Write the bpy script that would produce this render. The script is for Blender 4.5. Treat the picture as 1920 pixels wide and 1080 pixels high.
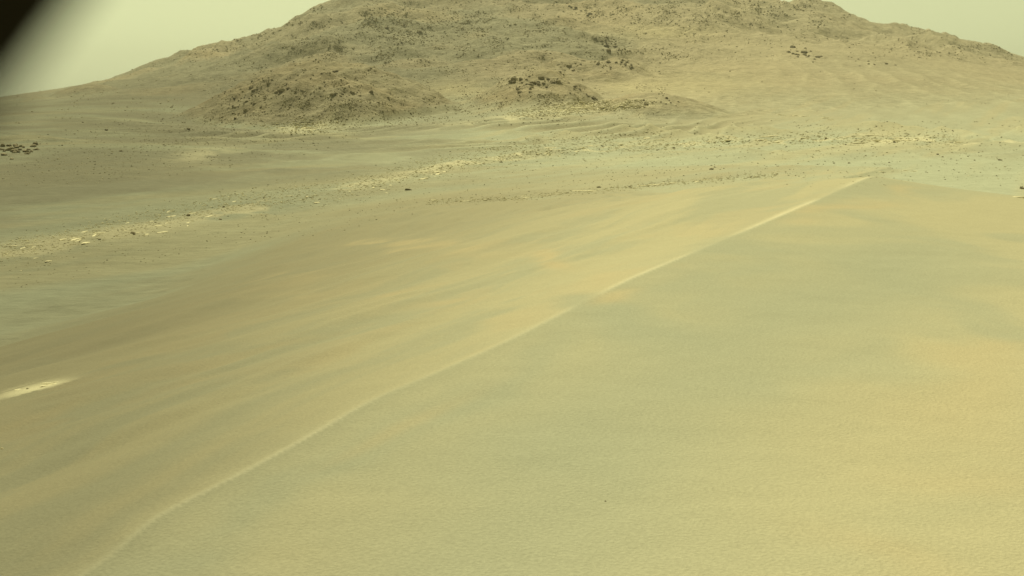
import bpy, math, random
import numpy as np
from mathutils import Vector, Matrix

for o in list(bpy.data.objects):
    bpy.data.objects.remove(o, do_unlink=True)
scene = bpy.context.scene
COL = scene.collection
R = math.radians

# ------------------------------------------------------------------ camera
F = 2637.0                      # focal length in photograph pixels (1920 wide)
CAMZ = 4.0                      # height above the plain
PITCH = math.atan(340.0 / F)    # the level line lies 340 px above the middle
cam_d = bpy.data.cameras.new('camera')
cam_d.sensor_width = 36.0
cam_d.lens = 36.0 * F / 1920.0
cam_d.clip_start = 0.01
cam_d.clip_end = 6000.0
cam_d.dof.use_dof = True
cam_d.dof.focus_distance = 18.0
cam_d.dof.aperture_fstop = cam_d.lens / 7.0       # 7 mm wide iris
cam = bpy.data.objects.new('camera', cam_d)
COL.objects.link(cam)
cam.location = (0, 0, CAMZ)
cam.rotation_euler = (math.pi / 2 - PITCH, 0, 0)
scene.camera = cam

# ------------------------------------------------------------------ light
SUN_EL, SUN_AZ = R(56), R(-14)           # azimuth from +Y, clockwise: the sun stands high beyond the hill, a little to the left
world = bpy.data.worlds.new('World')
scene.world = world
world.use_nodes = True
wn, wl = world.node_tree.nodes, world.node_tree.links
wn.clear()
sky = wn.new('ShaderNodeTexSky')
sky.sky_type = 'NISHITA'
sky.sun_disc = False
sky.sun_elevation = SUN_EL
sky.sun_rotation = SUN_AZ
sky.air_density = 1.0
sky.dust_density = 1.0
sky.ozone_density = 1.0
bw = wn.new('ShaderNodeRGBToBW')
tint = wn.new('ShaderNodeMix'); tint.data_type = 'RGBA'; tint.blend_type = 'MULTIPLY'
tint.inputs[0].default_value = 1.0
tint.inputs[7].default_value = (1.00, 1.06, 0.57, 1)   # dust laden yellow-green air
bg = wn.new('ShaderNodeBackground'); bg.inputs[1].default_value = 0.104
wo = wn.new('ShaderNodeOutputWorld')
wl.new(sky.outputs[0], bw.inputs[0])
wl.new(bw.outputs[0], tint.inputs[6])
wl.new(tint.outputs[2], bg.inputs[0])
wl.new(bg.outputs[0], wo.inputs[0])

sun_d = bpy.data.lights.new('sun', 'SUN')
sun_d.energy = 4.6
sun_d.angle = R(1.0)
sun_d.color = (1.0, 0.95, 0.78)
sun = bpy.data.objects.new('sun', sun_d)
COL.objects.link(sun)
SUNV = Vector((math.sin(SUN_AZ) * math.cos(SUN_EL), math.cos(SUN_AZ) * math.cos(SUN_EL), math.sin(SUN_EL)))
sun.rotation_euler = SUNV.to_track_quat('Z', 'Y').to_euler()
sun.location = (-30, 10, 60)

scene.view_settings.view_transform = 'Standard'
scene.view_settings.look = 'None'
scene.view_settings.gamma = 1.0
scene.view_settings.exposure = 0.0

# ------------------------------------------------------------------ tools
CP, SP = math.cos(PITCH), math.sin(PITCH)

def ray(px, py):
    """photograph pixel -> (tan azimuth, rise per metre of horizontal distance)"""
    X = (np.asarray(px, float) - 960) / F
    V = (540 - np.asarray(py, float)) / F
    dy = CP + V * SP
    dz = -SP + V * CP
    h = np.hypot(X, dy)
    return X / dy, dz / h

def pt(px, py, r):
    u, e = ray(px, py)
    th = np.arctan(u)
    return np.stack([np.sin(th) * r, np.cos(th) * r, CAMZ + e * r], -1)

def pix(x, y, z):
    zz = z - CAMZ
    d = y * CP - zz * SP
    d = np.where(d < 0.05, 0.05, d)
    return 960 + F * x / d, 540 - F * (y * SP + zz * CP) / d

def sst(a, b, x):
    t = np.clip((x - a) / (b - a), 0, 1)
    return t * t * (3 - 2 * t)

_rng = np.random.default_rng(11)
_tab = _rng.random((256, 256)) * 2 - 1

_flat = np.pad(_tab, ((0, 1), (0, 1)), 'wrap').astype(np.float32).ravel()

def vnoise(x, y):
    fx = x.astype(np.float32); fy = y.astype(np.float32)
    xf = np.floor(fx); yf = np.floor(fy)
    fx -= xf; fy -= yf
    i = (xf.astype(np.int32) & 255) * 257 + (yf.astype(np.int32) & 255)
    fx = fx * fx * (3 - 2 * fx); fy = fy * fy * (3 - 2 * fy)
    a = _flat[i]; b = _flat[i + 257]; c = _flat[i + 1]; d = _flat[i + 258]
    a += (b - a) * fx; c += (d - c) * fx
    return a + (c - a) * fy

def fbm(x, y, oct=4, gain=0.5, seed=0.0):
    s = np.zeros(x.shape, np.float32); a = 1.0
    px, py = x + seed * 17.3, y - seed * 9.7
    for _ in range(oct):
        s += a * vnoise(px, py)
        px, py = (px * 0.8 - py * 0.6) * 2.03 + 3.1, (px * 0.6 + py * 0.8) * 2.03 - 1.7
        a *= gain
    return s

# ------------------------------------------------------------------ terrain heights
# far ground: smooth surface through hand placed points (pixel, distance), in (azimuth, log distance)
FAR = [  # px, py, r
    (-150, 196, 400), (0, 192, 400), (60, 188, 405), (130, 176, 420), (200, 156, 450), (265, 139, 490), (330, 116, 550),
    (380, 98, 620), (430, 88, 610), (490, 72, 600), (540, 48, 610), (590, 24, 620), (645, 0, 630), (720, -25, 660),
    (850, -40, 700), (1000, -46, 730), (1150, -44, 740), (1300, -30, 740), (1400, -18, 740), (1470, 0, 730),
    (1540, 7, 720), (1590, 28, 710), (1640, 52, 700), (1700, 70, 700), (1750, 80, 690), (1800, 82, 680),
    (1850, 94, 670), (1920, 110, 660), (2050, 140, 650),
    # foot of the long hill and its flank
    (-150, 300, 95), (-150, 262, 130), (-150, 230, 200), (0, 300, 95), (0, 262, 130), (0, 232, 190), (0, 205, 300), (150, 280, 108), (150, 250, 150), (150, 215, 230), (150, 187, 340),
    (300, 262, 145), (300, 235, 210), (300, 195, 310), (300, 150, 430), (430, 240, 240), (430, 190, 330), (430, 130, 460),
    (600, 246, 210), (600, 205, 290), (600, 130, 400), (600, 70, 510), (760, 240, 205), (760, 190, 290), (760, 150, 350),
    (800, 100, 440), (800, 40, 560), (900, 225, 210), (900, 190, 270), (900, 150, 330), (950, 90, 440), (950, 30, 570),
    (1050, 215, 205), (1080, 180, 270), (1080, 145, 340), (1100, 90, 450), (1100, 20, 590), (1250, 210, 205), (1300, 190, 250),
    (1280, 140, 350), (1280, 90, 450), (1280, 30, 580), (1450, 228, 190), (1450, 190, 260), (1450, 140, 360), (1450, 95, 460),
    (1450, 45, 580), (1600, 232, 190), (1600, 180, 290), (1600, 135, 390), (1600, 90, 490), (1620, 65, 590),
    (1760, 236, 190), (1760, 190, 280), (1760, 150, 370), (1760, 115, 480), (1920, 236, 190), (1920, 200, 270), (1920, 165, 370),
    (1920, 135, 490), (2050, 240, 190), (2050, 180, 370),
]
FAR = np.array(FAR, float)
fu, fe = ray(FAR[:, 0], FAR[:, 1])
fth = np.arctan(fu)
fr = FAR[:, 2]
fw = (CAMZ + fe * fr) / fr
P_th = list(fth); P_v = list(np.log(fr)); P_w = list(fw)
# behind the skyline the ground falls away, in front of the foot it is level
for px, k in ((-150, 1), (100, 1), (300, 1), (500, .9), (700, .8), (950, .75), (1200, .72), (1450, .8), (1650, .9), (1900, 1), (2050, 1)):
    u, _ = ray(px, 200); t = math.atan(float(u))
    sk = float(np.interp(px, FAR[:29, 0], FAR[:29, 1]))
    e_sk = float(ray(px, sk)[1])
    for r, dd in ((950, .05), (1400, .09)):
        P_th.append(t); P_v.append(math.log(r)); P_w.append(max(e_sk - dd, -0.02) + CAMZ / r)
    for r in (45, 75, 120):
        if r < 60 or (r < 110 and px > 350) or px > 800:
            P_th.append(t); P_v.append(math.log(r)); P_w.append(0.0)
P_th, P_v, P_w = map(np.array, (P_th, P_v, P_w))
SU = 3.0

def tps_kernel(d2):
    return np.where(d2 > 1e-12, 0.5 * d2 * np.log(d2 + 1e-20), 0)

A_ = np.stack([P_th * SU, P_v], 1)
K = tps_kernel(((A_[:, None] - A_[None]) ** 2).sum(-1)) + np.eye(len(A_)) * 2e-3
Pm = np.concatenate([np.ones((len(A_), 1)), A_], 1)
M_ = np.block([[K, Pm], [Pm.T, np.zeros((3, 3))]])
COEF = np.linalg.solve(M_, np.concatenate([P_w, np.zeros(3)]))

def _tps(q):
    out = COEF[-3] + q @ COEF[-2:]
    for i in range(len(A_)):
        out += COEF[i] * tps_kernel(((q - A_[i]) ** 2).sum(1))
    return out
GT = np.linspace(-0.45, 0.45, 181); GV = np.linspace(0.0, 8.5, 240)
_a, _b = np.meshgrid(GT * SU, GV, indexing='ij')
GW = _tps(np.stack([_a.ravel(), _b.ravel()], 1)).reshape(181, 240)

def _cub(t):
    return (-.5 * t ** 3 + t * t - .5 * t, 1.5 * t ** 3 - 2.5 * t * t + 1, -1.5 * t ** 3 + 2 * t * t + .5 * t, .5 * t ** 3 - .5 * t * t)

def far_w(th, v):
    a = (np.clip(th, -0.44, 0.44) + .45) / (GT[1] - GT[0]); b = np.clip(v, .1, 8.4) / (GV[1] - GV[0])
    i = np.clip(a.astype(int), 1, 178); j = np.clip(b.astype(int), 1, 237)
    wa = _cub(a - i); wb = _cub(b - j)
    out = 0
    for m in range(4):
        for n in range(4):
            out = out + wa[m] * wb[n] * GW[i + m - 1, j + n - 1]
    return out

# crest of the big dune in the foreground
CRPX = [(160, 1080), (230, 1026), (290, 966), (400, 915), (560, 830), (700, 748), (830, 694), (960, 636), (1180, 524),
        (1400, 432), (1540, 372), (1640, 327)]
cr = []
for px, py in CRPX:
    u, e = ray(px, py); u, e = float(u), float(e)
    r = 2.167 / (0.0485 - e)
    cr.append(pt(px, py, r))
cr = np.array(cr)
AX = cr[-1][:2] - cr[0][:2]; S_APEX = float(np.hypot(*AX)); AX = AX / S_APEX
NL = np.array([-AX[1], AX[0]])                 # to the left of the crest
ks = (cr[:, :2] - cr[0][:2]) @ AX; kd = (cr[:, :2] - cr[0][:2]) @ NL; kz = cr[:, 2]
ks = np.concatenate([[-60, -30, -12, -4], ks, S_APEX + np.array([1.5, 4, 8, 14, 22, 40])])
kd = np.concatenate([[-1.5, -1.2, -.9, -.45], kd, kd[-1] + np.array([.25, .8, 1.9, 3.6, 6.2, 11])])
kz = np.concatenate([[0.2, 1.2, 1.85, 2.05], kz, np.array([2.80, 2.48, 2.1, 1.68, 1.15, .1])])
FS = np.linspace(-60, S_APEX + 40, 2400)
FD = np.interp(FS, ks, kd); FZ = np.interp(FS, ks, kz)
_g = np.exp(-np.linspace(-2, 2, 21) ** 2); _g /= _g.sum()
FD = np.convolve(np.pad(FD, 10, 'edge'), _g, 'valid')
_g = np.exp(-np.linspace(-2, 2, 61) ** 2); _g /= _g.sum()
FZ = np.convolve(np.pad(FZ, 30, 'edge'), _g, 'valid')

def crest_sd(x, y):
    """position along the crest, signed distance from it (left positive), crest height"""
    s = (x - cr[0][0]) * AX[0] + (y - cr[0][1]) * AX[1]
    d = (x - cr[0][0]) * NL[0] + (y - cr[0][1]) * NL[1] - np.interp(s, FS, FD)
    return s, d, np.interp(s, FS, FZ)

def dune_h(x, y, s, d, zc):
    wl_ = np.interp(s, [-40, 0, 9, 14, 20, 30, 45, 60], [11.5, 11.5, 12.3, 13.6, 15.2, 16.6, 18, 18])
    m_ = np.interp(s, [0, 8, 18, 30, 45], [1.15, 1.15, 1.35, 1.9, 2.0])
    t = np.clip(d / wl_, 0, 1.6)
    left = zc * (1 - np.maximum(t, 1e-6) ** m_)
    a = np.interp(s, [-20, 0, 10, S_APEX, S_APEX + 7, 60], [0.03, 0.03, 0.05, 0.13, .30, .35])
    dr = -d
    right = zc - a * dr - 0.0012 * dr ** 2 - 0.05 * np.clip(dr - 14, 0, None)
    z = np.where(d >= 0, left, np.where(dr < 60, right, -5))
    # long soft grooves that run along the flank, and broad low swells
    gl = sst(0.3, 2.0, d) * sst(1.2, 0.9, t)
    z = z + gl * 0.07 * fbm(s / 8.0 + d * .05, d / 1.5 + s * .04, 4, .55, 1)
    z = z + gl * .03 * fbm(s / 10.0 + .2 * d, d / .38 + s * .06, 2, .5, 4) * np.clip(fbm(s / 6, d / 3, 2, .5, 5) + .3, 0, 1)
    z = z + (0.05 * fbm(x / 6, y / 6, 2, .5, 2) + .014 * fbm(x / 1.6, y / 1.6, 2, .5, 3)) * sst(0.2, 2.5, np.abs(d))
    # the uppermost strip of the left side stands a little steeper, which makes the crest sharp
    lw = .05 + .014 * np.clip(s, 0, 20)
    z = z - np.where(d > 0, .10 * lw * (1 - np.exp(-np.clip(d, 0, None) / lw)), 0) * sst(S_APEX + 2, S_APEX, s)
    return z

# mounds (pixel of the top, distance, half widths in metres, height)
MOUNDS = [
    dict(c=(590, 119, 262), wx=(19, 20.5), wy=(30, 34), base=246, rough=1.7, key='left'),
    dict(c=(1008, 132, 262), wx=(10.5, 10), wy=(16, 18), base=196, rough=1.4, key='middle'),
    dict(c=(1245, 178, 240), wx=(9.5, 9.0), wy=(12, 14), base=212, rough=.6, key='right'),
    dict(c=(1135, 115, 345), wx=(14, 9.0), wy=(14, 16), base=136, rough=.9, key='rear'),
    dict(c=(1505, 96, 440), wx=(9, 13), wy=(14, 16), base=118, rough=.9, key='farright'),
    dict(c=(15, 266, 128), wx=(12, 4.5), wy=(7, 9), base=300, rough=.7, key='farleft'),
    dict(c=(725, 146, 268), wx=(12, 10.5), wy=(20, 22), base=190, rough=.7, key='left'),
    dict(c=(1050, 12, 640), wx=(22, 18), wy=(30, 30), base=40, rough=.8, key='top'),
    dict(c=(1130, 70, 520), wx=(9, 7), wy=(14, 14), base=84, rough=.8, key='top'),
    dict(c=(1640, 120, 450), wx=(9, 10), wy=(12, 14), base=132, rough=.5, key='farright'),
    dict(c=(790, 48, 560), wx=(24, 20), wy=(30, 34), base=90, rough=.6, key='top'),
    dict(c=(150, 160, 415), wx=(7, 10), wy=(14, 14), base=180, rough=.5, key='top'),
    dict(c=(60, 181, 400), wx=(4, 5), wy=(10, 10), base=190, rough=.5, key='top'),
    dict(c=(385, 95, 600), wx=(10, 14), wy=(20, 20), base=102, rough=.5, key='top'),
    dict(c=(1545, 5, 700), wx=(14, 14), wy=(20, 20), base=20, rough=.8, key='top'),
    dict(c=(1800, 79, 670), wx=(9, 12), wy=(20, 20), base=90, rough=.5, key='top'),
    dict(c=(860, 8, 650), wx=(18, 18), wy=(30, 34), base=30, rough=.7, key='top'),
]

# little dunes on the plain and at the foot of the hill: (left px,py) -> (apex px,py), distance
DUNELETS = [
    ((1480, 232), (1645, 213), 205, 9, 1.5),
    ((1700, 240), (1765, 227), 195, 7, 1.1),
    ((1545, 250), (1690, 232), 185, 8, .9),
    ((1250, 268), (1335, 244), 165, 6, 1.0),
    ((1080, 262), (1215, 225), 185, 8, 1.0),
    ((1190, 262), (1420, 222), 190, 8, 1.2),
    ((1880, 232), (1915, 218), 200, 8, 1.2),
    ((1290, 300), (1400, 272), 125, 5, .5),
    ((940, 268), (990, 255), 155, 4, .7),
    ((1000, 262), (1060, 240), 170, 5, .8),
    ((880, 255), (960, 243), 170, 5, .7),
    ((1780, 282), (1870, 267), 150, 6, .6),
    ((420, 408), (500, 395), 52, 3, .25),
    ((900, 392), (1000, 376), 56, 4, .4),
]
RIDGE_PX = np.array([(-200, 520), (0, 478), (100, 462), (200, 440), (300, 420), (420, 392), (520, 380), (620, 368), (720, 345), (820, 322), (900, 305),
                     (1000, 290), (1100, 280), (1250, 273), (1400, 266), (1550, 262), (1700, 263), (1800, 265), (2100, 268)], float)
ru, re_ = ray(RIDGE_PX[:, 0], RIDGE_PX[:, 1])
RID_TH = np.arctan(ru); RID_R = -CAMZ / re_

def soft(q):
    return np.sqrt(q * q + .04) - .02

def ground(x, y, full=True):
    r = np.hypot(x, y); th = np.arctan2(x, y)
    v = np.log(np.maximum(r, 1.0))
    rid = np.interp(th, RID_TH, RID_R)
    rise = sst(0.05, 0.75, np.log(np.maximum(r, 1) / np.minimum(rid, 150)))
    zf = far_w(th, v) * r
    zf = np.where(zf < 0, zf * 0.15, zf)
    z = zf * rise
    out = {}
    # light bedrock ridge: a low broken step
    q = (r - rid * (1 + .05 * fbm(x / 20, y / 20, 2, .5, 8))) / (0.06 * rid + 0.4)
    step = np.exp(-q * q)
    z = z + step * (0.10 + 0.25 * fbm(x / 3, y / 3, 3, .6, 5)) * sst(30, 120, rid) + step * 0.03
    out['ridge'] = step
    # wind ripples and low drifts over the plain
    pl = 1 - sst(0.0, 0.02, zf / np.maximum(r, 1))
    w1 = fbm(x / 22, y / 22, 2, .5, 7)
    band = (y * 0.86 - x * 0.5)
    z = z + pl * (0.10 * fbm(x / 14, y / 7, 3, .5, 6) + 0.05 * (1 - np.abs(np.sin(band / 1.9 + w1 * 4.5))) * sst(15, 40, r)) * sst(8, 30, r)
    rip = sst(1.05, 1.25, r / rid) * sst(330, 190, r) * sst(-.36, -.2, th) * (1 - .85 * sst(.14, .2, th))
    w2 = fbm(x / 30, y / 30, 2, .5, 9)
    ph = (x * .93 - y * .37) / 4.4 * math.pi
    tri = 1 - soft(np.sin(ph + w2 * 4.0 + .7 * fbm(x / 9, y / 9, 2, .5, 16)))
    amp = np.clip(0.55 + 0.8 * fbm(x / 25, y / 25, 2, .5, 14), 0.05, 1.3) * (.2 + .8 * sst(95, 150, r))
    rip = np.maximum(rip, .3 * sst(.62, .7, r / rid) * sst(.98, .9, r / rid) * sst(.05, .15, th))
    out['rip'] = np.clip(rip * amp, 0, 1); out['ripcrest'] = np.clip(tri, 0, 1) ** 1.6
    z = z + rip * amp * 0.8 * np.clip(tri, 0, 1) ** 1.4
    # long sand streaks on the right flank of the hill
    fl = sst(0.10, 0.22, th) * sst(200, 260, r) * sst(520, 400, r)
    w3 = fbm(x / 60, y / 60, 2, .5, 10)
    st = 1 - soft(np.sin((x * .997 - y * .08) / 8.5 * math.pi + w3 * 2.0 + .8 * fbm(x / 22, y / 30, 2, .5, 17)))
    z = z + fl * .55 * np.clip(st, 0, 1) ** 1.2 * np.clip(.5 + fbm(x / 40, y / 40, 2, .5, 15), .1, 1.2)
    out['streak'] = fl * np.clip(st, 0, 1)
    # dunelets
    dl = np.zeros_like(z)
    for (a, b, r0, w, hgt) in DUNELETS:
        A = pt(a[0], a[1], r0)[:2]; B = pt(b[0], b[1], r0)[:2]
        ax = B - A; L = np.hypot(*ax); ax = ax / L; pr = np.array([-ax[1], ax[0]])
        sx = (x - A[0]) * ax[0] + (y - A[1]) * ax[1]; dd = (x - A[0]) * pr[0] + (y - A[1]) * pr[1]
        dd = dd + 0.4 * w * (sx / L - .5) ** 2 * 2
        t = sx / L
        prof = np.where(t < 1, np.clip(t, 0, 1) ** 1.3, np.clip(1 - (t - 1) * L / (w * 1.3), 0, 1))
        cs = np.where(dd < 0, np.clip(1 + dd / (w * 1.3), 0, 1), np.clip(1 - dd / (w * 1.0), 0, 1))
        cs = cs * cs * (1.6 - .6 * cs)
        rp = 0.12 * hgt * np.sin(sx * 1.9 + dd * 1.2) * sst(0.7, 1.1, t)
        dl = np.maximum(dl, prof * cs * hgt + rp * prof * cs)
    z = z + dl
    out['dunelet'] = dl
    # rocky roughness of the hill
    hill = sst(0.012, 0.05, zf / np.maximum(r, 1)) * rise
    out['hill'] = hill
    sandy = sst(0.06, 0.2, th) * sst(560, 470, r)
    gul = 1 - np.abs(fbm(x / 34 + .6 * w3, y / 60, 3, .5, 18))
    led = fbm(x / 50, y / 26, 3, .55, 19)
    led = (np.floor(led * 3) + sst(.0, .35, led * 3 - np.floor(led * 3))) / 3
    z = z + hill * (3.2 * fbm(x / 70, y / 70, 3, .5, 12) * (1 - .6 * sandy) + (1.2 * fbm(x / 16, y / 16, 4, .6, 13) + 2.6 * gul ** 3 + 2.4 * led - 2.3) * (1 - .93 * sandy)) * sst(190, 380, r)
    out['mound'] = np.zeros_like(z, dtype=int) - 1
    mh = np.zeros_like(z)
    zbase = z.copy()
    for i, m in enumerate(MOUNDS):
        px, py, r0 = m['c']
        C = pt(px, py, r0)
        lr = np.array([C[1], -C[0]]) / np.hypot(C[0], C[1]); fd = np.array([C[0], C[1]]) / np.hypot(C[0], C[1])
        rad = max(m['wx'] + m['wy']) * 1.8
        sel = (np.abs(x - C[0]) < rad) & (np.abs(y - C[1]) < rad)
        if not sel.any():
            continue
        xs, ys = x[sel], y[sel]
        a = (xs - C[0]) * lr[0] + (ys - C[1]) * lr[1]; b = (xs - C[0]) * fd[0] + (ys - C[1]) * fd[1]
        ea = np.where(a < 0, a / m['wx'][0], a / m['wx'][1]) / 1.35; eb = np.where(b < 0, b / m['wy'][0], b / m['wy'][1]) / 1.35
        wob = 0.16 * fbm(xs / m['wx'][0] * 1.3, ys / m['wx'][0] * 1.3, 3, .5, 20 + i)
        q = np.sqrt(ea * ea + eb * eb) + wob * .6
        shape = np.clip(1 - q * q, 0, 1) ** 1.5
        top = C[2] - m['zb']
        bump = top * shape + m['rough'] * np.sqrt(shape) * (0.45 * fbm(xs / 5.5, ys / 5.5, 4, .62, 30 + i) + .5 * (1 - np.abs(fbm(xs / 9, ys / 9, 2, .5, 50 + i))) ** 3 - .2) * min(1.0, top / 4)
        mo = out['mound'][sel]; mm = mh[sel]
        out['mound'][sel] = np.where((bump > mm) & (shape > .09), i, mo)
        mh[sel] = np.maximum(mm, bump)
    z = z + mh
    out['mh'] = mh
    out['zf'] = zf
    # the big dune
    near = r < 95
    dz = np.full_like(z, -9.0); ds = np.zeros_like(z); dd_ = np.full_like(z, 99.0)
    if near.any():
        s, d, zc = crest_sd(x[near], y[near])
        dz[near] = dune_h(x[near], y[near], s, d, zc); ds[near] = s; dd_[near] = d
    k = 0.5
    h = np.clip(0.5 + 0.5 * (dz - z) / k, 0, 1)
    zz = z * (1 - h) + dz * h + k * h * (1 - h) * 0.5 * (dd_ > 0)
    out['dune'] = (dz > z).astype(float); out['s'] = ds; out['d'] = dd_; out['dh'] = dz - z
    return zz, out

# ground level below each mound (so that a mound's height is measured from the slope it stands on)
for m in MOUNDS:
    m['zb'] = 0.0
_save = MOUNDS
MOUNDS = []
for m in _save:
    C = pt(*m['c'])
    zb, _ = ground(np.array([C[0]]), np.array([C[1]]))
    m['zb'] = min(float(zb[0]), C[2] - 0.6)
MOUNDS = _save

# ------------------------------------------------------------------ terrain mesh (finer where it is seen)
th_in = np.linspace(-R(24.5), R(24.5), 1000)
th_out = np.concatenate([np.linspace(R(24.5), R(60), 30)[1:], np.linspace(R(60), R(300), 41)[1:-1], np.linspace(R(300), R(335.5), 30)[:-1]])
TH = np.concatenate([th_in, th_out])
rr = [0.35]
while rr[-1] < 1500:
    c = rr[-1]
    k = 0.05 if c < 3 else 0.0075 if c < 30 else 0.0062 if c < 110 else 0.0042 if c < 760 else 0.03
    rr.append(c * (1 + k))
rr.append(2000.0)
RR = np.array(rr)
TG, RG = np.meshgrid(TH, RR)
X = np.sin(TG) * RG; Y = np.cos(TG) * RG
Z, INF = ground(X, Y)
Z = np.where(RG > 1500, np.minimum(Z, 2.0), Z)
NR, NT = X.shape

# visible surface lookup: pixel -> point on the ground
EL = (Z - CAMZ) / RG
NIN = len(th_in)
ELM = np.maximum.accumulate(EL[:, :NIN], axis=0)

def hit(px, py):
    u, e = ray(px, py)
    th = float(np.arctan(u)); e = float(e)
    j = int(round((th - th_in[0]) / (th_in[1] - th_in[0])))
    if j < 0 or j >= NIN:
        return None
    i = int(np.searchsorted(ELM[:, j], e))
    if i >= NR - 3 or i < 1:
        return None
    e0, e1 = ELM[i - 1, j], ELM[i, j]
    t = 0.0 if e1 <= e0 else (e - e0) / (e1 - e0)
    r = RR[i - 1] * (1 - t) + RR[i] * t
    z = Z[i - 1, j] * (1 - t) + Z[i, j] * t
    return math.sin(th) * r, math.cos(th) * r, float(z), float(r)

# ------------------------------------------------------------------ ground colours (what the ground is made of, with some light painted in)
def mixc(c, col, w):
    return c * (1 - w[..., None]) + np.array(col) * w[..., None]

SAND = (0.432, 0.395, 0.220); SAND_GREY = (0.348, 0.348, 0.212); SAND_ORANGE = (0.462, 0.392, 0.208)
PLAIN = (0.385, 0.402, 0.252); PLAIN_DARK = (0.310, 0.318, 0.198); HILL = (0.328, 0.286, 0.165); HILL_GREY = (0.265, 0.248, 0.148)
PALE = (0.60, 0.55, 0.315); RUST = (0.362, 0.300, 0.162)
AL = X * .37 + Y * .93; AC = X * .93 - Y * .37        # along and across the wind
west = sst(0.12, -0.34, np.where(TG < math.pi, TG, TG - 2 * math.pi)) * sst(620, 300, RG)
colr = np.zeros(X.shape + (3,)) + np.array(PLAIN)
colr = mixc(colr, PLAIN_DARK, sst(-.2, .8, fbm(AL / 30, AC / 4, 3, .55, 40)) * .5)
colr = mixc(colr, SAND, .15 + sst(-.1, .8, fbm(AL / 40, AC / 3, 3, .5, 41)) * .55)
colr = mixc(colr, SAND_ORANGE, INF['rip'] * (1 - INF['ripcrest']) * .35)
colr = mixc(colr, (0.30, 0.275, 0.155), INF['rip'] * sst(.6, .2, INF['ripcrest']) * .9)  # ripple troughs: darker sand, with the ripple shade painted in
colr = mixc(colr, PALE, INF['rip'] * sst(.5, .9, INF['ripcrest']) * .8)  # ripple crests: paler sand, with their sunlit look painted in
_thw = np.where(TG < math.pi, TG, TG - 2 * math.pi)
colr = mixc(colr, (0.285, 0.268, 0.165), sst(1.05, 1.4, RG / np.interp(_thw, RID_TH, RID_R)) * sst(.06, -.12, _thw) * sst(-.7, .3, fbm(X / 12, Y / 20, 4, .55, 47)) * .75)
hillw = sst(0.004, 0.03, INF['zf'] / np.maximum(RG, 1))
hc = mixc(np.zeros(X.shape + (3,)) + np.array(HILL), HILL_GREY, np.clip(sst(-.4, .6, fbm(X / 45, Y / 45, 4, .5, 42)) + .5 * sst(.02, -.2, np.where(TG < math.pi, TG, TG - 2 * math.pi)), 0, 1))  # patchy grey, plus greyer to the left with light falloff painted in
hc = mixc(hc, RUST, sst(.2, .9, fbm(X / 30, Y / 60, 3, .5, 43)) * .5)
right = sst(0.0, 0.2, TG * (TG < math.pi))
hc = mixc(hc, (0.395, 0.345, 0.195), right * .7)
hc = mixc(hc, PALE, INF['streak'] ** 3 * .3)
for (cx_, cy_, rx_, ry_) in ((860, 172, 70, 18), (1290, 160, 130, 26), (1180, 165, 60, 14), (1240, 60, 90, 14)):     # drifted sand between the outcrops
    _a, _b = pix(X, Y, Z)
    hc = mixc(hc, (0.43, 0.375, 0.20), np.exp(-((_a - cx_) / rx_) ** 2 - ((_b - cy_) / ry_) ** 2) * .7)
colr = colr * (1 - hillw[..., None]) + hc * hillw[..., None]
mw = sst(0.2, 1.6, INF['mh'])
mc = mixc(np.zeros(X.shape + (3,)) + np.array((0.345, 0.300, 0.170)), RUST, sst(-.2, .7, fbm(X / 9, Y / 9, 3, .5, 44)))
colr = colr * (1 - .75 * mw[..., None]) + mc * .75 * mw[..., None]
colr = mixc(colr, PALE, np.clip(INF['ridge'] * sst(-.15, .35, fbm(X / 3, Y / 6, 4, .65, 45)), 0, 1) * .8)
colr = mixc(colr, SAND, np.clip(INF['dunelet'] * 1.2, 0, 1) * .7)
dw = sst(-0.7, 0.7, INF['dh'] + .25 * fbm(AL / 9, AC / 1.2, 3, .55, 48))
S_, D_ = INF['s'], INF['d']
wx_ = fbm(X / 4, Y / 4, 3, .5, 52) * 1.5
dc = np.zeros(X.shape + (3,)) + np.array(SAND)
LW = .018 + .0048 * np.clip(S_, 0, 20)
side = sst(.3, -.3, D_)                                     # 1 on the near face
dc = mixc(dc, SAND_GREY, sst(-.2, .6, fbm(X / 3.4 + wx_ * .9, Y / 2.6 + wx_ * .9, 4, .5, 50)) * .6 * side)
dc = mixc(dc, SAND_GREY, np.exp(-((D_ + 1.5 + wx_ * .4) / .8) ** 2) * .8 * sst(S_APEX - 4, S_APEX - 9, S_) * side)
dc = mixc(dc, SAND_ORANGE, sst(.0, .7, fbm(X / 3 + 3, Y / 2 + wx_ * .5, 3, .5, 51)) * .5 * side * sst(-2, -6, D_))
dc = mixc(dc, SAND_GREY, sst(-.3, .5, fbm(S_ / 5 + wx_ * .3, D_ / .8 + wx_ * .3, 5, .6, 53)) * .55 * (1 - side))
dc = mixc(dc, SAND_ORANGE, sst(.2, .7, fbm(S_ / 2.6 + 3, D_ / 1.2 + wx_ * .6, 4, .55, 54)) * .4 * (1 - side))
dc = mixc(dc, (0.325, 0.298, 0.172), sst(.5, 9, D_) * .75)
dc = mixc(dc, (0.68, 0.62, 0.365), np.clip(1 - np.clip(D_, 0, None) / (2.2 * LW), 0, 1) ** 1.5 * sst(-.02, .0, D_) * sst(S_APEX + .5, S_APEX - .5, S_) * np.clip(.55 + .9 * vnoise(S_ / 1.7, S_ * 0 + 4.5), .12, 1) * (.75 + .25 * sst(2, 6, S_)))  # bright sunlit line along the crest, painted into the sand colour
dc = mixc(dc, SAND_GREY, np.exp(-np.clip(-D_, 0, None) / .45) * sst(.05, -.02, D_) * .6)
_px, _py = pix(X, Y, Z)
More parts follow.
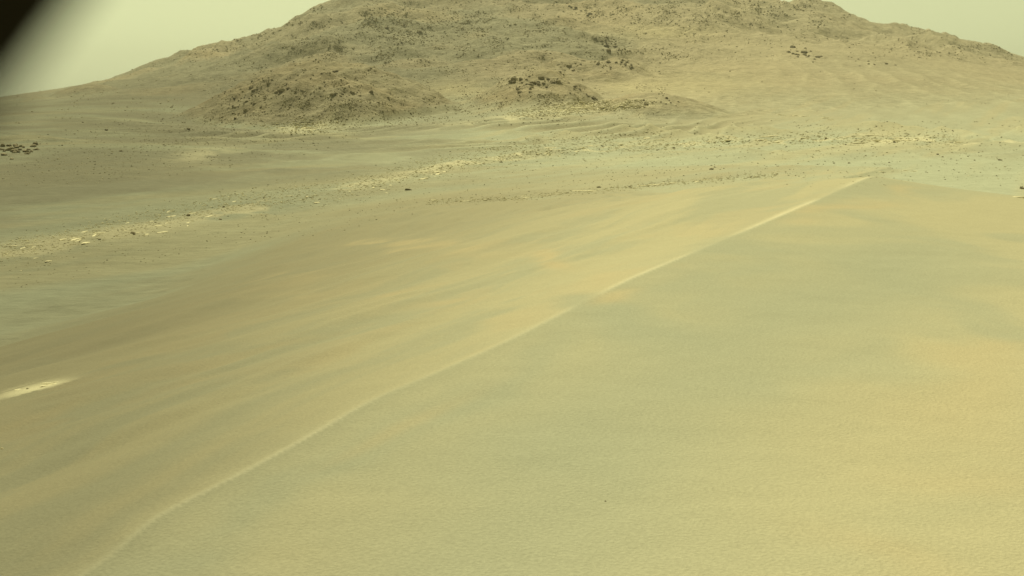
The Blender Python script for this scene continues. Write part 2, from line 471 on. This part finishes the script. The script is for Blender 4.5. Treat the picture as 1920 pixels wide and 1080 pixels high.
_w1 = fbm(X / 1.3, Y / 1.3, 3, .5, 60); _w2 = fbm(X / 1.3, Y / 1.3, 3, .5, 61)
for (cx_, cy_, rx_, ry_, sl_, wt_, c_) in (      # drifts of grey grit and warm dust lying on the near face
        (1170, 610, 130, 34, .35, .8, SAND_GREY), (900, 715, 170, 34, -.45, .9, SAND_GREY), (640, 850, 170, 34, -.5, .9, SAND_GREY),
        (1380, 500, 110, 30, -.2, .6, SAND_GREY), (1120, 830, 200, 60, .1, .5, SAND_GREY), (1620, 640, 230, 70, .05, .4, SAND_GREY), (450, 1010, 120, 40, -.4, .5, SAND_GREY),
        (1200, 540, 60, 16, -.4, .7, SAND_ORANGE), (1570, 388, 90, 13, -.15, .7, SAND_ORANGE), (1780, 830, 230, 100, -.1, .42, SAND_ORANGE),
        (1880, 730, 140, 50, -.2, .3, SAND_ORANGE), (1640, 1050, 160, 26, .3, .4, SAND_ORANGE), (780, 780, 150, 14, -.5, .4, SAND_ORANGE),
        (1030, 490, 90, 13, .2, .8, SAND_ORANGE), (770, 462, 90, 10, .05, .7, SAND_ORANGE), (760, 572, 80, 12, -.1, .6, SAND_ORANGE), (580, 540, 70, 16, .1, .35, SAND_ORANGE)):
    q = ((_px - cx_ + 85 * _w1) / rx_) ** 2 + ((_py - cy_ - sl_ * (_px - cx_) + 1.5 * ry_ * _w2) / ry_) ** 2
    dc = mixc(dc, c_, np.exp(-q) * np.clip(wt_ * 1.15, 0, 1))
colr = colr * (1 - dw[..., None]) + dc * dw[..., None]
colr = colr * (1 - .46 * west * (1 - .45 * side * dw))[..., None]      # darker ground plus left-side light falloff painted into the colour
# pale bedrock patches
for (px, py, wpx, hpx, wt) in ((28, 286, 52, 13, -.65), (575, 240, 55, 10, .6), (1080, 205, 110, 10, .7), (960, 222, 50, 8, .5), (1700, 262, 120, 6, .6),
                               (380, 290, 60, 12, .35), (860, 235, 70, 6, .4), (1250, 190, 60, 10, .35), (50, 732, 62, 9, .55), (92, 722, 40, 5, .45)):
    a, b = pix(X, Y, Z)
    q = ((a - px) / wpx) ** 2 + ((b - py + (a - px) * (.22 if py > 600 else .12)) / hpx) ** 2
    colr = mixc(colr, PALE if wt > 0 else (.17, .155, .095), np.exp(-q) * abs(wt) * sst(-.5, .3, fbm(X / 3, Y / 3, 3, .6, 46) if py < 600 else 1.4 * fbm(AC / .16, AL / .9, 3, .6, 46) - .1))

# ------------------------------------------------------------------ materials
def new_mat(name):
    m = bpy.data.materials.new(name); m.use_nodes = True
    n, l = m.node_tree.nodes, m.node_tree.links
    b = n['Principled BSDF']
    b.inputs['Specular IOR Level'].default_value = 0.0
    b.inputs['Roughness'].default_value = 1.0
    return m, n, l, b

def noise(n, l, coord, scale, detail=4, rough=.55):
    t = n.new('ShaderNodeTexNoise')
    t.inputs['Scale'].default_value = scale; t.inputs['Detail'].default_value = detail; t.inputs['Roughness'].default_value = rough
    l.new(coord, t.inputs['Vector'])
    return t

def remap(n, l, val, a, b, c, d):
    m = n.new('ShaderNodeMapRange')
    m.inputs[1].default_value = a; m.inputs[2].default_value = b; m.inputs[3].default_value = c; m.inputs[4].default_value = d
    l.new(val, m.inputs[0])
    return m.outputs[0]

def mulcol(n, l, col, fac):
    m = n.new('ShaderNodeVectorMath'); m.operation = 'SCALE'
    l.new(col, m.inputs[0]); l.new(fac, m.inputs['Scale'])
    return m.outputs[0]

def ground_mat(name, layers, bumps):
    m, n, l, b = new_mat(name)
    at = n.new('ShaderNodeAttribute'); at.attribute_name = 'tint'
    geo = n.new('ShaderNodeNewGeometry')
    c = at.outputs['Color']
    for sc, lo, hi, det in layers:
        t = noise(n, l, geo.outputs['Position'], sc, det, .6)
        c = mulcol(n, l, c, remap(n, l, t.outputs[0], .25, .75, lo, hi))
    l.new(c, b.inputs['Base Color'])
    nrm = None
    for sc, st, dist, det in bumps:
        t = noise(n, l, geo.outputs['Position'], sc, det, .6)
        bp = n.new('ShaderNodeBump'); bp.inputs['Strength'].default_value = st; bp.inputs['Distance'].default_value = dist
        l.new(t.outputs[0], bp.inputs['Height'])
        if nrm is not None:
            l.new(nrm, bp.inputs['Normal'])
        nrm = bp.outputs[0]
    if nrm is not None:
        l.new(nrm, b.inputs['Normal'])
    return m

M_DUNE = ground_mat('dune_sand', [(50, .90, 1.10, 2)], [(50, .42, .018, 2), (1.2, .3, .12, 2)])
M_PLAIN = ground_mat('plain_soil', [(1.6, .89, 1.11, 6), (.25, .94, 1.06, 3)], [(1.6, .6, .2, 6)])
M_HILL = ground_mat('hill_soil', [(.55, .74, 1.26, 6), (.07, .9, 1.1, 3)], [(.5, .8, .9, 6)])

# ------------------------------------------------------------------ split the sheet into its pieces
NALL = len(TH)
ii, jj = np.meshgrid(np.arange(NR - 1), np.arange(NALL), indexing='ij')
j2 = (jj + 1) % NALL
quads = np.stack([ii * NALL + jj, ii * NALL + j2, (ii + 1) * NALL + j2, (ii + 1) * NALL + jj], -1)[..., ::-1]
cls = np.zeros((NR, NALL), int)
cls[hillw > .5] = 1
mk = INF['mound']
keys = []
for i, m in enumerate(MOUNDS):
    if m['key'] != 'top':
        if m['key'] not in keys:
            keys.append(m['key'])
        cls[mk == i] = 10 + keys.index(m['key'])
cls[INF['dh'] > 0] = 2
qc = cls[:-1, :]
V_ALL = np.stack([X, Y, Z], -1).reshape(-1, 3)
C_ALL = np.concatenate([colr.reshape(-1, 3), np.ones((NR * NALL, 1))], 1)

def sheet(name, mask, mat):
    q = quads[mask].reshape(-1, 4)
    used = np.unique(q)
    remapi = np.zeros(NR * NALL, np.int64); remapi[used] = np.arange(len(used))
    q = remapi[q]
    me = bpy.data.meshes.new(name)
    me.vertices.add(len(used)); me.vertices.foreach_set('co', V_ALL[used].astype(np.float32).ravel())
    me.loops.add(q.size); me.loops.foreach_set('vertex_index', q.astype(np.int32).ravel())
    me.polygons.add(len(q)); me.polygons.foreach_set('loop_start', np.arange(0, q.size, 4, dtype=np.int32))
    me.polygons.foreach_set('loop_total', np.full(len(q), 4, np.int32))
    me.update(calc_edges=True)
    me.shade_smooth()
    at = me.color_attributes.new('tint', 'FLOAT_COLOR', 'POINT')
    at.data.foreach_set('color', C_ALL[used].astype(np.float32).ravel())
    me.materials.append(mat)
    o = bpy.data.objects.new(name, me); COL.objects.link(o)
    o['kind'] = 'structure'
    return o

sheet('plain', qc == 0, M_PLAIN)
sheet('hill', qc == 1, M_HILL)
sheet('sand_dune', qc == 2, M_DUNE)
for i, k in enumerate(keys):
    sheet('rocky_mound', qc == 10 + i, M_HILL)

# ------------------------------------------------------------------ rocks
def rock_mat(name, dark, light, dust, dust_amt):
    m, n, l, b = new_mat(name)
    oi = n.new('ShaderNodeObjectInfo'); geo = n.new('ShaderNodeNewGeometry')
    mx = n.new('ShaderNodeMix'); mx.data_type = 'RGBA'
    mx.inputs[6].default_value = (*dark, 1); mx.inputs[7].default_value = (*light, 1)
    l.new(oi.outputs['Random'], mx.inputs[0])
    t = noise(n, l, geo.outputs['Position'], 2.2, 5, .65)
    c = mulcol(n, l, mx.outputs[2], remap(n, l, t.outputs[0], .25, .75, .65, 1.35))
    sx = n.new('ShaderNodeSeparateXYZ'); l.new(geo.outputs['Normal'], sx.inputs[0])
    d = n.new('ShaderNodeMix'); d.data_type = 'RGBA'
    d.inputs[7].default_value = (*dust, 1)
    l.new(remap(n, l, sx.outputs[2], .35, .95, 0, dust_amt), d.inputs[0])
    l.new(c, d.inputs[6])
    l.new(d.outputs[2], b.inputs['Base Color'])
    return m

M_BOULDER = rock_mat('dark_rock', (.150, .130, .078), (.26, .225, .132), (.35, .305, .175), .6)
M_PALE_B = rock_mat('pale_rock', (.34, .30, .17), (.52, .46, .26), (.46, .41, .22), .5)
M_SLAB = rock_mat('pale_bedrock', (.50, .45, .25), (.70, .64, .37), (.66, .60, .345), .8)

def ico(sub):
    import bmesh
    bm = bmesh.new(); bmesh.ops.create_icosphere(bm, subdivisions=sub, radius=1.0)
    v = np.array([q.co[:] for q in bm.verts]); f = np.array([[w.index for w in p.verts] for p in bm.faces])
    bm.free()
    return v, f
ICO1, ICO2 = ico(1), ico(2)
rng = np.random.default_rng(5)
rnd = random.Random(8)

def rock_shape(base, seed, squash, rough):
    g = np.random.default_rng(seed)
    v, f = base
    v = v.copy()
    for _ in range(7):                       # chop flat faces off, as broken rock has them
        nrm = g.normal(size=3); nrm /= np.linalg.norm(nrm)
        dmax = g.uniform(.55, .85)
        k = v @ nrm
        v = v - np.clip(k - dmax, 0, None)[:, None] * nrm
    v = v * (1 + rough * g.normal(size=(len(v), 1)))
    v = v * np.array([1.0, g.uniform(.65, 1.0), squash * g.uniform(.85, 1.15)])
    v[:, 2] += squash * .45
    return v, f

def rock_mesh(name, seed, squash, rough, mat):
    v, f = rock_shape(ICO2, seed, squash, rough)
    me = bpy.data.meshes.new(name); me.from_pydata(v.tolist(), [], f.tolist()); me.update()
    me.materials.append(mat)
    return me
BOULDERS = [rock_mesh('boulder', 100 + i, .68, .05, M_BOULDER) for i in range(8)]
PALES = [rock_mesh('pale_boulder', 130 + i, .62, .05, M_PALE_B) for i in range(4)]
SLABS = [rock_mesh('flat_rock', 150 + i, .22, .05, M_SLAB) for i in range(8)]
MESHES = dict(boulder=BOULDERS, pale_boulder=PALES, flat_rock=SLABS)
COUNT = {}

def put(kind, px, py, wpx, label, group=None, stretch=1.0, yaw=None):
    h = hit(px, py)
    if h is None:
        return
    x, y, z, r = h
    w = wpx / F * r * 0.5
    o = bpy.data.objects.new(kind, rnd.choice(MESHES[kind])); COL.objects.link(o)
    o.location = (x, y, z - 0.12 * w)
    tl = .07 if kind == 'flat_rock' else .25
    o.rotation_euler = (rnd.uniform(-tl, tl), rnd.uniform(-tl, tl), rnd.uniform(0, 6.28) if yaw is None else yaw)
    k = rnd.uniform(.85, 1.15)
    o.scale = (w * stretch, w / stretch ** .3, w * k)
    o['label'] = label; o['category'] = 'slab' if kind == 'flat_rock' else 'rock'
    if group:
        o['group'] = group
    COUNT[label] = COUNT.get(label, 0) + 1

# rocks one can single out
put('boulder', 1334, 318, 9, 'small dark elongated rock lying alone on the plain above the dune crest', stretch=1.7, yaw=.9)
put('boulder', 1340, 314, 5, 'smaller of the two dark stones touching on the plain above the dune crest')
put('pale_boulder', 997, 164, 9, 'pale bright rounded boulder near the top of the middle mound')
put('boulder', 975, 173, 12, 'large round brown boulder on the left flank of the middle mound')
put('boulder', 530, 172, 17, 'largest dark overhanging block on the face of the left mound', stretch=1.4, yaw=.1)
put('boulder', 518, 174, 9, 'dark block just left of the largest overhanging block on the left mound')
put('boulder', 541, 167, 10, 'dark block just right of the largest overhanging block on the left mound')
put('boulder', 628, 135, 11, 'dark block sitting high under the summit of the left mound', stretch=1.3, yaw=0.0)
put('boulder', 660, 174, 11, 'dark broken boulder on the right half of the left mound face')
put('pale_boulder', 676, 191, 6, 'pale stone below the dark broken boulder on the left mound')
put('boulder', 622, 178, 8, 'dark wide stone in the middle of the left mound face', stretch=1.4, yaw=0)
put('boulder', 580, 147, 9, 'dark flat stone near the ridge of the left mound', stretch=1.6, yaw=0)
put('boulder', 728, 184, 8, 'upper of two stones at the right foot of the left mound')
put('pale_boulder', 733, 198, 6, 'lower pale stone at the right foot of the left mound')
put('boulder', 1916, 354, 10, 'dark rock behind the dune at the right edge of the picture')
put('flat_rock', 1912, 370, 26, 'bright pale slab just behind the dune at the right edge', stretch=1.6, yaw=0)
put('pale_boulder', 1884, 313, 5, 'tiny bright stone on the plain beyond the dune at far right')
put('pale_boulder', 4, 842, 7, 'small bluish white stone at the left edge of the picture')
put('boulder', 52, 729, 6, 'tiny dark stone on the pale slab patch at lower left')
put('boulder', 1135, 940, 5, 'tiny dark pebble alone on the near dune face')
put('boulder', 252, 440, 8, 'dark stone below the pale rock ridge on the left')
put('boulder', 765, 357, 9, 'long dark overhang block in the pale rock ridge left of centre', stretch=1.8, yaw=.2)
put('boulder', 1122, 352, 9, 'dark rock at the end of the low pale ledge above the dune')
put('boulder', 1180, 351, 6, 'dark small rock on the low pale ledge nearest the dune crest')

def ell(cx, cy, rx, ry, n, slope=0.0, p=.7):
    for _ in range(n):
        a = rnd.uniform(0, 2 * math.pi); q = rnd.random() ** p
        dx = math.cos(a) * q * rx
        yield cx + dx, cy + math.sin(a) * q * ry + slope * dx

def line(pts, n, jit, bias=0.0):
    P = np.array(pts, float); L = np.concatenate([[0], np.cumsum(np.hypot(*np.diff(P, axis=0).T))])
    for _ in range(n):
        t = rnd.uniform(0, L[-1])
        yield float(np.interp(t, L, P[:, 0])), float(np.interp(t, L, P[:, 1])) + rnd.gauss(bias, jit)

_one = 'first second third fourth fifth sixth seventh eighth ninth tenth eleventh twelfth thirteenth fourteenth fifteenth sixteenth seventeenth eighteenth nineteenth'.split()
ORD = _one + ['twentieth'] + ['twenty-' + q for q in _one[:9]] + ['thirtieth'] + ['thirty-' + q for q in _one[:9]] + ['fortieth'] + ['forty-' + q for q in _one[:9]]

def ridge_yaw(px):
    a, b = (pt(q, float(np.interp(q, RIDGE_PX[:, 0], RIDGE_PX[:, 1])), float(np.interp(np.arctan(float(ray(q, 300)[0])), RID_TH, RID_R))) for q in (px - 25, px + 25))
    return math.atan2(b[1] - a[1], b[0] - a[0])

CLUSTERS = [   # kind, places, sizes, what, where, group
    ('boulder', ell(470, 185, 45, 30, 26, -.55), (5, 10), 'dark rock', 'in the crowded left flank of the left mound'),
    ('boulder', ell(590, 160, 75, 28, 20, 0), (4, 8), 'dark rock', 'scattered over the face of the left mound'),
    ('boulder', ell(700, 188, 80, 22, 14, .1), (4, 7), 'dark rock', 'on the right shoulder of the left mound'),
    ('boulder', ell(1000, 156, 50, 15, 30, 0), (6, 11), 'dark rock', 'crowded round the top of the middle mound'),
    ('boulder', line([(1060, 152), (1082, 165), (1100, 178), (1120, 186)], 12, 2), (5, 9), 'dark rock', 'along the right edge of the middle mound'),
    ('boulder', line([(1050, 138), (1085, 130), (1120, 124), (1160, 124), (1198, 124)], 24, 5), (5, 10), 'dark rock', 'on the low stony rise behind the middle mound'),
    ('boulder', ell(1245, 192, 45, 9, 14, 0), (4, 7), 'dark rock', 'on the low right mound'),
    ('boulder', ell(1510, 104, 40, 13, 22, .25), (5, 11), 'dark rock', 'in the outcrop high on the right slope'),
    ('boulder', ell(1640, 122, 45, 8, 9, .1), (4, 7), 'dark rock', 'in the faint outcrop below the right skyline'),
    ('boulder', ell(32, 284, 50, 15, 30, -.1), (8, 15), 'dark angular rock', 'in the outcrop at the left edge'),
    ('boulder', line([(1050, 5), (1085, 18), (1110, 30)], 10, 3), (5, 9), 'dark rock', 'on the curved ledge near the hill top'),
    ('boulder', ell(1140, 82, 26, 18, 14, .5), (4, 9), 'dark rock', 'in the tumbled patch in mid hill'),
    ('boulder', ell(790, 62, 80, 26, 22, 0), (4, 8), 'dark rock', 'on the stony upper left hill face'),
    ('flat_rock', line(RIDGE_PX[1:8], 34, 10), (7, 16), 'pale flat rock', 'in the left part of the broken ridge'),
    ('flat_rock', line(RIDGE_PX[7:14], 40, 7), (7, 16), 'pale flat rock', 'in the middle part of the broken ridge'),
    ('flat_rock', line(RIDGE_PX[13:18], 34, 5), (7, 18), 'pale flat rock', 'in the right part of the broken ridge'),
    ('flat_rock', line([(800, 378), (960, 372), (1060, 362), (1200, 350), (1300, 340), (1460, 327)], 20, 2), (8, 20), 'thin pale flat rock', 'of the low ledge just beyond the dune'),
    ('flat_rock', line([(1560, 325), (1700, 322), (1860, 330)], 8, 5), (5, 14), 'thin pale flat rock', 'on the plain beyond the dune apex'),
    ('flat_rock', ell(1080, 203, 110, 9, 26, -.08), (6, 15), 'pale flat rock', 'between the middle and right mounds'),
    ('flat_rock', ell(570, 240, 50, 8, 14, 0), (5, 12), 'pale flat rock', 'at the foot of the left mound'),
    ('flat_rock', line([(1420, 213), (1500, 217), (1590, 224)], 10, 2), (5, 13), 'small pale flat rock', 'at the foot of the sandy right slope'),
    ('flat_rock', line([(10, 738), (110, 718)], 5, 2), (8, 16), 'flat pale rock', 'in the pale patch at lower left'),
    ('boulder', line(RIDGE_PX[2:18], 32, 6, 3), (4, 8), 'dark stone', 'close in front of the pale broken ridge'),  # dark stones, some added to stand in for shadows along the ridge
    ('boulder', ell(1600, 305, 300, 20, 12, 0), (4, 6), 'tiny dark stone', 'on the plain right of the dune crest'),
    ('boulder', ell(250, 245, 180, 40, 10, -.1), (4, 6), 'tiny dark stone', 'on the gentle slope left of the mounds'),
]
for kind, it, (lo, hi), what, where in CLUSTERS:
    P = []
    for px, py in it:
        if -10 < px < 1930 and hit(px, py) is not None:
            P.append((px, py, lo + (hi - lo) * rnd.random() ** 2))
    names = {}
    idx = range(len(P))
    bs = sorted(idx, key=lambda i: -P[i][2]); lx = sorted(idx, key=lambda i: P[i][0]); ty = sorted(idx, key=lambda i: P[i][1])
    for word, k in (('largest', bs[0]), ('leftmost', lx[0]), ('rightmost', lx[-1]), ('highest', ty[0]), ('lowest', ty[-1]),
                    ('second largest', bs[1]), ('second leftmost', lx[1]), ('second rightmost', lx[-2]), ('third largest', bs[2]),
                    ('third leftmost', lx[2]), ('third rightmost', lx[-3])):
        names.setdefault(k, word)
    flat = kind == 'flat_rock'
    for k, (px, py, w_) in enumerate(P):
        lab = f'{names[k]} {what} {where}' if k in names else f'{ORD[lx.index(k)]} {what} from the left {where}'
        put(kind, px, py, w_ * {bs[0]: 1.3, bs[1]: 1.2, bs[2]: 1.1}.get(k, 1), lab, f'{what}s {where}',
            stretch=(rnd.uniform(2.0, 3.6) if 'ridge' in where else rnd.uniform(1.3, 2.4)) if flat else rnd.uniform(.9, 1.35), yaw=(ridge_yaw(px) + rnd.gauss(0, .2) if 'ridge' in where else rnd.gauss(.12, .35)) if flat else None)

# ------------------------------------------------------------------ rubble: nobody could count it
def rubble(name, label, samples, lo, hi, squash, pal, seed):
    shapes = [rock_shape(ICO1, seed + k, squash, .08) for k in range(6)]
    g = np.random.default_rng(seed)
    VV, FF, CC_ = [], [], []
    base = 0
    for px, py in samples:
        h = hit(px, py)
        if h is None:
            continue
        x, y, z, r = h
        w = (lo + (hi - lo) * g.random() ** 3.5) / F * r * .5
        v, f = shapes[int(g.integers(6))]
        a = g.uniform(0, 6.28); ca, sa = math.cos(a), math.sin(a)
        q = np.empty_like(v)
        q[:, 0] = (v[:, 0] * ca - v[:, 1] * sa) * w + x; q[:, 1] = (v[:, 0] * sa + v[:, 1] * ca) * w + y
        q[:, 2] = v[:, 2] * w + z - .08 * w
        VV.append(q); FF.append(f + base); base += len(v)
        c = np.array(pal[0]) + (np.array(pal[1]) - np.array(pal[0])) * g.random()
        CC_.append(np.tile([*c, 1.0], (len(v), 1)))
    VV = np.concatenate(VV); FF = np.concatenate(FF); CC_ = np.concatenate(CC_)
    me = bpy.data.meshes.new(name)
    me.vertices.add(len(VV)); me.vertices.foreach_set('co', VV.astype(np.float32).ravel())
    me.loops.add(FF.size); me.loops.foreach_set('vertex_index', FF.astype(np.int32).ravel())
    me.polygons.add(len(FF)); me.polygons.foreach_set('loop_start', np.arange(0, FF.size, 3, dtype=np.int32))
    me.polygons.foreach_set('loop_total', np.full(len(FF), 3, np.int32))
    me.update(calc_edges=True)
    at = me.color_attributes.new('tint', 'FLOAT_COLOR', 'POINT'); at.data.foreach_set('color', CC_.astype(np.float32).ravel())
    me.materials.append(M_RUB)
    o = bpy.data.objects.new(name, me); COL.objects.link(o)
    o['kind'] = 'stuff'; o['label'] = label; o['category'] = 'rubble'
    return o
M_RUB = ground_mat('rubble_rock', [(1.5, .75, 1.25, 3)], [])

def hill_samples(n):
    g = np.random.default_rng(77)
    N = n * 14
    px = g.uniform(0, 1920, N); py = g.uniform(0, 235, N)
    p = np.full(N, .10)
    for w, cx, cy, rx, ry in ((.8, 700, 75, 230, 55), (.6, 1000, 35, 170, 50), (.5, 1400, 15, 200, 25), (.35, 1750, 95, 170, 18), (.45, 560, 215, 190, 30),
                              (.4, 1000, 195, 170, 22), (.5, 1280, 105, 90, 20), (.22, 560, 180, 120, 28), (.6, 1005, 160, 60, 15), (.6, 1130, 125, 60, 8)):
        p += w * np.exp(-((px - cx) / rx) ** 2 - ((py - cy) / ry) ** 2)
    p = np.where((px > 1250) & (py > 112), p * .07, p)
    p = np.where((px < 380) & (py < 240), p * .5, p)
    cl = np.clip(.5 + .5 * fbm(px / 30, py / 15, 3, .6, 70), 0, None)
    p *= .12 + 1.9 * cl ** 2.3
    k = g.random(N) < p
    return list(zip(px[k].tolist(), py[k].tolist()))[:n]
rubble('rubble', 'loose dark stones strewn over the hill and mounds', hill_samples(19000), 1.3, 5.0, .6, ((.24, .21, .125), (.45, .395, .23)), 300)

def ridge_samples(n):
    for k in range(n):
        t = rnd.random()
        if t < .16:
            px = rnd.uniform(0, 1250)
            yield px, float(np.interp(px, RIDGE_PX[:, 0], RIDGE_PX[:, 1])) - 20 + rnd.gauss(0, 5)
        elif t < .62:
            yield next(line(RIDGE_PX[1:12] if rnd.random() < .6 else RIDGE_PX[11:18], 1, 6 if rnd.random() < .6 else 15, -3))
        elif t < .75:
            yield next(line([(800, 378), (960, 372), (1060, 362), (1200, 350), (1300, 340), (1460, 327)], 1, 3))
        elif t < .96:
            yield next(ell(1090, 203, 140, 12, 1, -.08))
        else:
            yield next(ell(570, 238, 85, 14, 1))
rubble('rubble', 'pale rock chips along the broken bedrock ridges', ridge_samples(11000), 2.2, 7.5, .34, ((.42, .375, .21), (.66, .60, .35)), 400)

def plain_samples(n):
    for k in range(n):
        t = rnd.random()
        if t < .45:
            yield next(ell(330, 270, 420, 60, 1, -.12))
        elif t < .92:
            px = rnd.uniform(0, 1920)
            yield px, float(np.interp(px, RIDGE_PX[:, 0], RIDGE_PX[:, 1])) + rnd.uniform(-40, 70)
        else:
            yield rnd.uniform(1100, 1920), rnd.uniform(275, 350)
rubble('rubble', 'tiny loose stones strewn thinly over the plain', plain_samples(6500), 1.2, 4.5, .5, ((.16, .145, .09), (.52, .47, .28)), 500)

# ------------------------------------------------------------------ a dark tube close beside the lens, on an assumed post
M_DARK, _n, _l, _b = new_mat('black_anodised_metal')
_t = noise(_n, _l, _n.new('ShaderNodeNewGeometry').outputs['Position'], 60, 3)
_c = _n.new('ShaderNodeMix'); _c.data_type = 'RGBA'
_c.inputs[6].default_value = (.010, .009, .007, 1); _c.inputs[7].default_value = (.022, .020, .015, 1)
_l.new(_t.outputs[0], _c.inputs[0]); _l.new(_c.outputs[2], _b.inputs['Base Color'])
_b.inputs['Roughness'].default_value = .7

def tube(name, p, q, prof, parent, seg=40):
    """turned piece from p to q; prof = (fraction along, radius)"""
    p, q = Vector(p), Vector(q); ax = (q - p); L = ax.length
    rot = ax.to_track_quat('Z', 'Y').to_matrix()
    vs, fs = [], []
    for t, r in prof:
        for k in range(seg):
            a = 2 * math.pi * k / seg
            vs.append(p + rot @ Vector((math.cos(a) * r, math.sin(a) * r, t * L)) - parent.location)
    for i in range(len(prof) - 1):
        for k in range(seg):
            k2 = (k + 1) % seg
            fs.append((i * seg + k, i * seg + k2, (i + 1) * seg + k2, (i + 1) * seg + k))
    fs.append(tuple(range(seg - 1, -1, -1))); fs.append(tuple((len(prof) - 1) * seg + k for k in range(seg)))
    me = bpy.data.meshes.new(name); me.from_pydata(vs, [], fs); me.update()
    me.materials.append(M_DARK)
    o = bpy.data.objects.new(name, me); COL.objects.link(o); o.parent = parent
    return o
r0 = .13
e0 = Vector(pt(-30, 205, r0)); e1 = Vector(pt(128, 0, r0))     # the edge that shows in the corner
dirv = (e1 - e0).normalized()
upl = Vector((0, 1, 0)).cross(dirv).normalized()
if upl.x > 0:
    upl = -upl
axc = (e0 + e1) / 2 + upl * .024
A0 = axc - dirv * .17; A1 = axc + dirv * .13
gz, _ = ground(np.array([A0.x]), np.array([A0.y]))
mast = bpy.data.objects.new('boom_post', None); COL.objects.link(mast)
mast.location = (A0.x, A0.y, float(gz[0]))
mast['label'] = 'black out of focus boom on a post close by, filling the upper left corner'; mast['category'] = 'mast'
tube('boom', A0, A1, [(0, .018), (.02, .021), (.10, .024), (.92, .024), (.97, .022), (1, .018)], mast)
tube('end_cap', A1, A1 + dirv * .02, [(0, .016), (.7, .016), (1, .012)], mast)
tube('pole', (A0.x, A0.y, float(gz[0]) + .03), (A0.x, A0.y, A0.z + .02), [(0, .028), (.97, .028), (1, .024)], mast)
tube('foot_plate', (A0.x, A0.y, float(gz[0]) - .03), (A0.x, A0.y, float(gz[0]) + .035), [(0, .14), (.8, .14), (.81, .06), (1, .05)], mast)

# ------------------------------------------------------------------ dusty air
hm = bpy.data.materials.new('dusty_air'); hm.use_nodes = True
hn, hl = hm.node_tree.nodes, hm.node_tree.links
hn.clear()
ho = hn.new('ShaderNodeOutputMaterial'); hv = hn.new('ShaderNodeVolumePrincipled')
hv.inputs['Color'].default_value = (.92, .93, .69, 1)
hv.inputs['Density'].default_value = 0.00028
hl.new(hv.outputs[0], ho.inputs['Volume'])
zl, zh = float(Z.min()) - 1.5, float(Z.max()) + 8
w_ = 2100.0
me = bpy.data.meshes.new('haze')
me.from_pydata([(-w_, -w_, zl), (w_, -w_, zl), (w_, w_, zl), (-w_, w_, zl), (-w_, -w_, zh), (w_, -w_, zh), (w_, w_, zh), (-w_, w_, zh)], [],
               [(3, 2, 1, 0), (4, 5, 6, 7), (0, 1, 5, 4), (1, 2, 6, 5), (2, 3, 7, 6), (3, 0, 4, 7)])
me.materials.append(hm)
hz = bpy.data.objects.new('haze', me); COL.objects.link(hz)
hz['kind'] = 'stuff'; hz['label'] = 'thin yellowish dust haze hanging in the air'; hz['category'] = 'haze'
